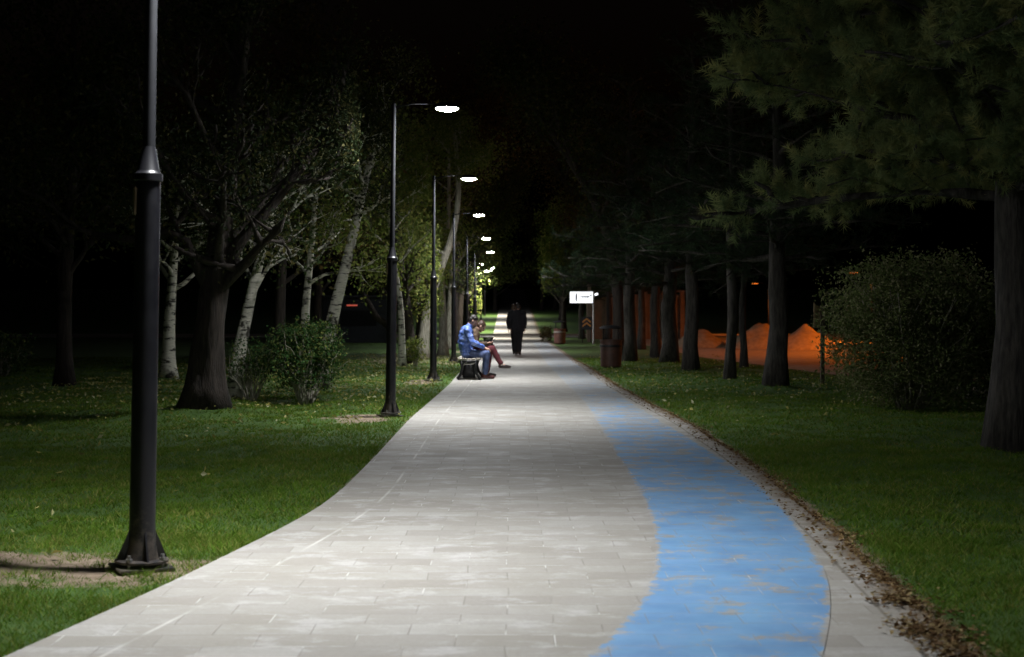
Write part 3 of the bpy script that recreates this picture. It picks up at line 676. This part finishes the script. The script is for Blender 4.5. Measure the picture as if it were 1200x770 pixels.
# ------------------------------------------------------------------ people
def chain(mb, pts, rad, n=12):
    for i in range(len(pts)-1):
        mb.tube([pts[i], pts[i+1]], [rad[i], rad[i+1]], n)
    for p, r in zip(pts, rad): mb.ball(p, r, 12, 8)
def remesh(mb, vox, sm=6):
    me = mb.mesh('tmp'); o = bpy.data.objects.new('tmp', me); col.objects.link(o)
    a = o.modifiers.new('r', 'REMESH'); a.mode = 'VOXEL'; a.voxel_size = vox; a.use_smooth_shade = True
    b = o.modifiers.new('s', 'SMOOTH'); b.iterations = sm; b.factor = .5
    dg = bpy.context.evaluated_depsgraph_get(); dg.update()
    out = bpy.data.meshes.new_from_object(o.evaluated_get(dg)); bpy.data.objects.remove(o); bpy.data.meshes.remove(me); return out
def hand(mb, wrist, d, palmn, thumb_side, curl=.5):
    d = Vector(d).normalized(); n = Vector(palmn).normalized(); s = d.cross(n).normalized()*thumb_side; w = Vector(wrist)
    for k in (-1.2, 0, 1.2): chain(mb, [w+s*k*.012, w+d*.045+s*k*.020, w+d*.085+s*k*.024], [.017, .015, .012], 8)
    for k, L in zip((1.5, .5, -.5, -1.5), (.068, .076, .070, .054)):
        p = w+d*.088+s*k*.019; q = [p]; a = 0
        for j in range(3):
            a += curl*.75; q.append(q[-1]+(d*math.cos(a)+n*math.sin(a))*L*(.45, .32, .23)[j])
        chain(mb, q, [.0095, .009, .0085, .007], 8)
    p = w+d*.02+s*.022; chain(mb, [p, p+(s*.8+d*.7+n*.3).normalized()*.04, p+(s*.8+d*.7+n*.3).normalized()*.04+(d+n*.5).normalized()*.03], [.012, .010, .008], 8)
def person(label, loc, rz, J, jacket, trouser, shoe, hair, coat_len=.0, sc=1.0, group=None, long_hair=False, sock=False, collar=True):
    root = empty('person', loc, rz, sc); tag(root, label, 'person', group)
    V3 = {k: Vector(v) for k, v in J.items() if len(v) == 3}
    hd = V3['head']; Mh = Matrix.Rotation(J['pitch'][0], 3, 'Y')     # + pitch = looking down
    b = MB()
    def head(b, g=0.0):
        b.ball(hd+Mh@Vector((-.008, 0, .025)), (.092+g, .074+g, .092+g), 20, 14, Mh)
        b.ball(hd+Mh@Vector((.022, 0, -.04)), (.066+g, .058+g, .072+g), 18, 12, Mh)
    head(b)
    b.ball(hd+Mh@Vector((.078, 0, -.085)), (.022, .026, .02), 10, 8, Mh)
    b.tube([hd+Mh@Vector((.084, 0, .015)), hd+Mh@Vector((.108, 0, -.025)), hd+Mh@Vector((.088, 0, -.038))], [.009, .015, .013], 8)
    b.ball(hd+Mh@Vector((.086, 0, -.060)), (.012, .026, .008), 10, 8, Mh)
    b.tube([hd+Mh@Vector((.080, -.045, .022)), hd+Mh@Vector((.090, 0, .026)), hd+Mh@Vector((.080, .045, .022))], .009, 8)
    for s in (-1, 1): b.ball(hd+Mh@Vector((-.004, s*.078, -.01)), (.020, .009, .033), 10, 8, Mh)
    chain(b, [V3['chest'], V3['neck'], hd+Mh@Vector((-.02, 0, -.05))], [.09, .056, .052])
    chain(b, [V3['pelvis'], V3['spine'], V3['chest']], [.12, .115, .125])
    for s in ('l', 'r'):
        chain(b, [V3['chest'], V3['sh'+s]], [.09, .055]); chain(b, [V3['sh'+s], V3['el'+s], V3['wr'+s]], [.05, .038, .027])
        chain(b, [V3['pelvis'], V3['hip'+s], V3['kn'+s], V3['an'+s]], [.10, .088, .055, .038]); chain(b, [V3['an'+s], V3['to'+s]], [.036, .028])
        hand(b, V3['wr'+s]+(V3['wr'+s]-V3['el'+s]).normalized()*.02, J['hd'+s], J['hn'+s], 1 if s == 'l' else -1, J.get('curl', (.5,))[0])
    link('body', remesh(b, .0075, 3), M['skin'], root)
    for s in (-1, 1): e = MB(); e.ball(hd+Mh@Vector((.073, s*.031, .004)), .0125, 10, 8); e.build('eye', M['mark'], root)
    # hair
    h = MB(); h.ball(hd+Mh@Vector((-.022, 0, .042)), (.093, .083, .086), 22, 14, Mh); h.ball(hd+Mh@Vector((-.045, 0, -.005)), (.070, .076, .075), 18, 12, Mh)
    if long_hair:
        h.ball(hd+Mh@Vector((-.055, 0, -.075)), (.060, .085, .09), 18, 12, Mh)
        for s in (-1, 1): h.ball(hd+Mh@Vector((-.005, s*.075, -.04)), (.05, .022, .10), 14, 10, Mh)
    me = remesh(h, .008, 2)
    for v in me.vertices: v.co += v.normal*noise.noise(v.co*38)*.008
    link('hair', me, hair, root)
    # jacket
    c = MB(); chain(c, [V3['pelvis']+Vector((0, 0, .03)), V3['spine'], V3['chest']], [.148, .148, .150])
    for w in (-.09, .09):
        c.tube([V3['pelvis']+Vector((0, w, -coat_len)), V3['pelvis']+Vector((0, w, .06)), V3['spine']+Vector((0, w, 0)), V3['chest']+Vector((0, w, 0))], [.125, .115, .108, .105], 14)
        for p in (V3['spine'], V3['chest']): c.ball(p+Vector((0, w, 0)), .107)
    for s in ('l', 'r'):
        chain(c, [V3['chest']+Vector((0, 0, .03)), V3['sh'+s]], [.10, .075])
        e2 = V3['wr'+s]; chain(c, [V3['sh'+s], V3['el'+s], V3['el'+s].lerp(e2, .93)], [.078, .062, .046])
    if collar: chain(c, [V3['chest'].lerp(V3['neck'], .5), V3['neck']], [.085, .068])
    me = remesh(c, .014, 5)
    for v in me.vertices: p = v.co; v.co += v.normal*(noise.noise(Vector((p.x*9, p.y*9, p.z*16)))*.014+noise.noise(p*30)*.004)
    link('jacket', me, jacket, root)
    t = MB()
    for s in ('l', 'r'):
        chain(t, [V3['pelvis'], V3['hip'+s], V3['kn'+s], V3['kn'+s].lerp(V3['an'+s], .55), V3['kn'+s].lerp(V3['an'+s], .9)], [.125, .108, .076, .066, .060])
    me = remesh(t, .013, 4)
    for v in me.vertices: p = v.co; v.co += v.normal*(noise.noise(Vector((p.x*12, p.y*12, p.z*20)))*.010)
    link('trousers', me, trouser, root)
    for s in ('l', 'r'):
        a = V3['an'+s]; to = V3['to'+s]; d = (to-a); sh = MB(); dn = Vector((d.x, d.y, 0)).normalized() if Vector((d.x, d.y, 0)).length > .03 else Vector((1, 0, 0))
        heel = a+dn*-.035+Vector((0, 0, -.045)); chain(sh, [a+Vector((0, 0, .0)), heel+Vector((0, 0, .01)), heel.lerp(to, .55)+Vector((0, 0, .014)), to+Vector((0, 0, .004))], [.046, .040, .044, .032])
        link('shoe', remesh(sh, .009, 3), shoe, root)
        if sock: k = MB(); chain(k, [a+Vector((0, 0, .0)), a.lerp(V3['kn'+s], .14)], [.049, .050]); link('sock', remesh(k, .01, 2), M['sock'], root)
    return root
zp = .032
person('man in a blue printed jacket and jeans hunched on the bench', (-.95, 30.0, zp), 0, dict(
    pelvis=(0, 0, .54), spine=(-.05, 0, .76), chest=(-.01, 0, .98), neck=(.06, 0, 1.13), head=(.135, 0, 1.225), pitch=(.75,),
    hipl=(.03, .09, .52), hipr=(.03, -.09, .52), knl=(.41, .14, .53), knr=(.42, -.13, .53), anl=(.36, .14, .085), anr=(.38, -.13, .085), tol=(.54, .16, .035), tor=(.56, -.14, .035),
    shl=(.01, .17, 1.04), shr=(.01, -.17, 1.04), ell=(.10, .24, .78), elr=(.11, -.24, .78), wrl=(.36, .10, .66), wrr=(.36, -.11, .66),
    hdl=(.8, -.25, -.25), hdr=(.8, .25, -.25), hnl=(0, -.3, -1), hnr=(0, .3, -1), curl=(.6,)), M['jacket'], M['trb'], M['shoer'], M['hair'], .04)
person('seated person in maroon trousers, legs crossed, head bowed over a phone', (-.93, 30.85, zp), 0, dict(
    pelvis=(0, 0, .53), spine=(.02, 0, .72), chest=(.09, 0, .90), neck=(.17, 0, 1.03), head=(.26, 0, 1.10), pitch=(.8,),
    hipl=(.03, .09, .51), hipr=(.03, -.09, .52), knl=(.43, .10, .50), knr=(.50, -.02, .62), anl=(.38, .10, .085), anr=(.70, .0, .27), tol=(.56, .11, .035), tor=(.88, .0, .215),
    shl=(.11, .16, .95), shr=(.11, -.16, .95), ell=(.16, .22, .71), elr=(.17, -.22, .71), wrl=(.38, .07, .73), wrr=(.38, -.07, .73),
    hdl=(.8, -.3, .1), hdr=(.8, .3, .1), hnl=(0, -.6, .8), hnr=(0, .6, .8), curl=(.7,)), M['coatt'], M['trm'], M['shoe'], M['hair2'], .03, 1.0, sock=True)
ph = MB(); ph.box((0, 0, 0), (.135, .07, .009), rot('Y', -.5), .003); po = ph.build('phone', M['dark'], None, auto=30); po.location = (-.41, 30.85, .80+zp)
tag(po, 'small dark phone held by the seated person in maroon trousers', 'phone')
walk = dict(pelvis=(0, 0, .95), spine=(.0, 0, 1.15), chest=(.01, 0, 1.36), neck=(.02, 0, 1.50), head=(.035, 0, 1.60), pitch=(.12,),
    hipl=(0, .09, .90), hipr=(0, -.09, .90), knl=(.10, .07, .49), knr=(.02, -.065, .48), anl=(.11, .055, .10), anr=(-.14, -.05, .12), tol=(.28, .07, .04), tor=(.03, -.065, .045),
    shl=(0, .19, 1.42), shr=(0, -.19, 1.42), ell=(-.05, .26, 1.13), elr=(.0, -.245, 1.13), wrl=(.03, .245, .90), wrr=(.12, -.235, .92),
    hdl=(.15, 0, -1), hdr=(.25, 0, -1), hnl=(0, -1, 0), hnr=(0, 1, 0), curl=(.4,))
person('man in a black coat seen from behind, walking away down the path', (.20, 46.8, zp), R(90), walk, M['coatk'], M['coatk'], M['shoe'], M['hair'], .16)
person('walker almost hidden behind the man in black, head just left of his', (.12, 47.7, zp), R(90), dict(walk, head=(.035, .055, 1.60), neck=(.02, .03, 1.50)), M['coatk'], M['coatk'], M['shoe'], M['hair2'], .10, .99)

# ------------------------------------------------------------------ benches
def bench():
    root = empty('park_bench', (0, 0, 0))
    for k in range(5):
        mb = MB(); mb.box((-.19+.095*k, 0, .425-.006*abs(k-2)*-1), (.080, 1.9, .032), None, .006); mb.build('slat', M['slat'], root, smooth=False)
    for s in (-1, 1):
        mb = MB(); y = s*.78
        mb.tube([(-.17, y, .40), (-.13, y, .25), (-.17, y, .12), (-.24, y, .02)], [.034, .032, .03, .034], 10)
        mb.tube([(.17, y, .40), (.13, y, .25), (.17, y, .12), (.24, y, .02)], [.034, .032, .03, .034], 10)
        mb.box((0, y, .39), (.44, .045, .03), None, .006); mb.box((0, y+.02, .19), (.27, .02, .30), None, .004); mb.build('leg_frame', M['iron'], root)
        mb = MB(); mb.tube([(-.14, y-.0, .27), (-.08, y, .33), (0, y, .355-.03), (.08, y, .335), (.14, y, .36)], [.010, .018, .014, .018, .010], 8); mb.build('scroll', M['postw'], root)
    return root
b1 = bench(); b1.location = (-.90, 30.4, zp-.004); tag(b1, 'backless park bench with dark iron legs carrying the two seated people', 'bench', 'benches along the left edge')
b2 = copy_tree(b1); b2.location = (-.98, 58.5, zp-.004); tag(b2, 'empty distant park bench beyond the seated people', 'bench', 'benches along the left edge')

# ------------------------------------------------------------------ bins, signs
def bin_(x, y, label, bm, s=1.0):
    root = empty('litter_bin', (x, y, float(gz(x, y))), .3, s); tag(root, label, 'litter bin', 'litter bins right of the path')
    mb = MB(); mb.lathe([(.24, .03), (.27, .05), (.28, .40), (.285, .70), (.30, .71), (.30, .74), (.265, .745), (.26, .45), (.22, .42)], n=28); mb.build('barrel', bm, root, auto=35)
    mb = MB(); mb.lathe([(.292, .55), (.298, .56), (.298, .60), (.292, .61)], n=28, cap=False); mb.build('band', M['kerb' if s < 1 else 'iron'], root)
    for k in range(4):
        a = k*math.pi/2+.4; mb = MB(); mb.tube([(.27*math.cos(a), .27*math.sin(a), .72), (.27*math.cos(a), .27*math.sin(a), 1.03)], .014, 8); mb.build('post', M['iron'], root)
    mb = MB(); mb.lathe([(.31, 1.02), (.315, 1.045), (.24, 1.09), (.10, 1.115), (.01, 1.12)], n=28); mb.build('lid', M['iron'], root, auto=35)
    mb = MB(); mb.lathe([(.05, .0), (.05, .04)], n=10); mb.lathe([(.2, -.02), (.2, .028)], n=20); mb.build('foot', M['iron'], root, auto=35)
X, Y = gp(716, 431); bin_(X, Y, 'tall dark brown litter bin with raised lid on the right grass edge', M['bin'])
X, Y = gp(656, 403.5); bin_(X, Y, 'distant reddish litter bin beyond the brown one, near the lit sign', M['bin_red'], .98)

X, Y = gp(695.5, 403.5)
r = empty('lightbox_sign', (X, Y, 0)); tag(r, 'white illuminated sign board on a pale post right of the path', 'sign')
MB().lathe([(.07, 0), (.05, .04), (.045, 2.42), (.02, 2.44)], n=14).build('post', M['postw'], r)
MB().box((-.56, 0, 2.17), (1.10, .12, .56), None, .015).build('frame', M['postw'], r, smooth=False)
f = MB().box((-.56, -.0635, 2.17), (1.05, .01, .51), None, .002).build('panel', M['sign_light'], r, smooth=False)
mk = MB(); y0 = -.071
mk.box((-.80, y0, 2.17), (.055, .004, .40)); mk.box((-.80, y0, 2.17), (.075, .004, .22)); mk.box((-.955, y0, 2.17), (.012, .004, .2))
x = -.66
for k, (w, h) in enumerate(((.03, .07), (.012, .09), (.03, .05), (.045, .10), (.04, .085), (.045, .10), (.04, .10), (.05, .12), (.045, .10))): mk.box((x+w/2, y0, 2.20), (w, .004, h)); x += w+.016
x = -.62
for k in range(9): mk.box((x, y0, 2.05), (.022, .004, .028)); x += .05
mk.add([(-.19, y0, 2.25), (-.09, y0, 2.33), (-.09, y0, 2.19)], [(0, 1, 2)])
mk.build('lettering', M['mark'], f, smooth=False)
MB().box((.13, -.02, 2.31), (.16, .05, .10), rot('Y', -.3), .01).build('pointer', M['sign_light'], r, smooth=False)

X, Y = gp(687.5, 401)
X = (687.5-600)/F*69; r = empty('chevron_board', (X, 69, 0)); tag(r, 'small dark chevron board with orange arrows pointing up, behind the lit sign post', 'sign')
MB().box((0, 0, .95), (.52, .03, .62), None, .01).build('board', M['dark'], r, smooth=False)
for k in range(2):
    z = .78+.2*k; c = MB()
    c.add([(-.2, -.02, z-.02), (0, -.02, z+.14), (.2, -.02, z-.02), (.2, -.02, z+.07), (0, -.02, z+.23), (-.2, -.02, z+.07)], [(0, 1, 4, 5), (1, 2, 3, 4)]); c.build('chevron', M['orange'], r, smooth=False)
for s in (-.2, .2): MB().lathe([(.02, 0), (.02, .66)], (s, .0, 0), 8).build('leg', M['iron'], r)

X = (690.5-600)/F*71; r = empty('wooden_post', (X, 71, 0)); tag(r, 'tall brown square post rising behind the white lit sign', 'post')
MB().box((0, 0, 1.4), (.17, .17, 2.8), None, .01).build('shaft', M['wood'], r, smooth=False); MB().box((0, 0, 2.83), (.22, .22, .06), None, .01).build('cap', M['wood'], r, smooth=False)

X, Y = gp(964, 451)
r = empty('signboard_post', (X, Y, float(gz(X, Y)))); tag(r, 'slim timber post with a narrow orange lit board, left of the round bush', 'sign')
MB().box((0, 0, .78), (.075, .075, 1.58), None, .008).build('post', M['wood'], r, smooth=False)
b = MB(); b.add([(x, yy2, z) for yy2 in (-.30, -.28) for x, z in ((-.175, 1.12), (-.045, 1.12), (-.045, 1.55), (-.12, 1.56), (-.175, 1.63))], [(0, 1, 2, 3, 4), (9, 8, 7, 6, 5), (0, 5, 6, 1), (1, 6, 7, 2), (2, 7, 8, 3), (3, 8, 9, 4), (4, 9, 5, 0)])
for i, v in enumerate(b.v): b.v[i] = (v[0]+.0, v[1]+.29, v[2])
b.build('board', M['panel'], r, smooth=False)

# ------------------------------------------------------------------ sand heaps, wall, kiosk
def heap(x, y, rx, ry, h, sx, label):
    n = 26; V = []; Fc = []
    for i in range(n+1):
        for j in range(n+1):
            u = -1+2*i/n; v = -1+2*j/n; d = math.hypot(u+sx*(1-abs(u)), v)
            z = max(0, 1.04-math.sqrt(d*d+.045)); z = h*z*(1+.25*noise.noise(Vector((u*3+x, v*3+y, 0))))+.03*noise.noise(Vector((u*9, v*9, y)))*(z > 0)
            V.append((u*rx, v*ry, z-.02))
    for i in range(n):
        for j in range(n): a = i*(n+1)+j; Fc.append((a, a+n+1, a+n+2, a+1))
    mb = MB(); mb.add(V, Fc); o = mb.build('sand_heap', M['sand']); o.location = (x, y, .01); tag(o, label, 'sand heap', 'sand heaps on the side street')
heap((888-600)/F*58, 58, 1.45, 1.6, 1.25, -.15, 'tallest sand heap, pointed, between the slender and the thick pine trunks')
heap((822-600)/F*60, 60, 1.3, 1.5, .95, .1, 'left sand heap, seen between the pale pine trunk and the slender one')
heap((945-600)/F*56, 56, 1.45, 1.5, 1.1, .0, 'broad low sand heap right of the thick pine trunk')
r = empty('boundary_wall', (0, 0, 0)); tag(r, 'plastered wall with pillars glowing orange behind the right row of pines', 'wall')
MB().box((6.9, 79.5, 1.25), (5.2, .2, 2.5), None, .01).build('wall_panel', M['plaster'], r, smooth=False)
for k in range(6): MB().box((4.3+k*1.04, 79.4, 1.32), (.26, .34, 2.64), None, .01).build('pillar', M['plaster'], r, smooth=False)
MB().box((6.9, 79.4, 2.68), (5.6, .42, .08), None, .01).build('coping', M['kerb'], r, smooth=False)
r = empty('kiosk', (-7.6, 70, 0)); tag(r, 'dark kiosk deep on the left with a small glowing red strip', 'kiosk')
MB().box((0, 0, 1.1), (3.2, 2.2, 2.2), None, .02).build('wall', M['dark'], r, smooth=False); MB().box((0, 0, 2.25), (3.6, 2.6, .12), None, .02).build('roof', M['dark'], r, smooth=False)
MB().box((-.15, -1.115, 1.82), (.52, .03, .07), None, .005).build('light_strip', M['red_light'], r, smooth=False); MB().box((.2, -1.11, 1.2), (1.7, .03, .75), None, .01).build('window', M['black'], r, smooth=False)

# ------------------------------------------------------------------ world, camera, render
w = bpy.data.worlds.new('World'); scene.world = w; w.use_nodes = True; nt = w.node_tree
sky = nt.nodes.new('ShaderNodeTexSky'); sky.sky_type = 'NISHITA'; sky.sun_disc = False; sky.sun_elevation = R(-3); sky.sun_rotation = R(200)
nt.links.new(sky.outputs[0], nt.nodes['Background'].inputs[0]); nt.nodes['Background'].inputs[1].default_value = .02
cam = bpy.data.cameras.new('camera'); co = bpy.data.objects.new('camera', cam); col.objects.link(co); scene.camera = co
cam.sensor_width = 36; cam.lens = 50; cam.clip_end = 2000; cam.clip_start = .1
co.location = (0, 0, CH); co.rotation_euler = (R(90)-math.atan(17/F), 0, 0)
cam.dof.use_dof = True; cam.dof.focus_distance = 14; cam.dof.aperture_fstop = 3.2
scene.render.engine = 'CYCLES'; c = scene.cycles; c.use_light_tree = True; c.sample_clamp_indirect = 4; c.max_bounces = 4; c.diffuse_bounces = 2; c.glossy_bounces = 2; c.transmission_bounces = 2; c.transparent_max_bounces = 4
c.use_denoising = True
vs = scene.view_settings; vs.view_transform = 'Standard'; vs.look = 'None'; vs.gamma = 1; vs.exposure = 0
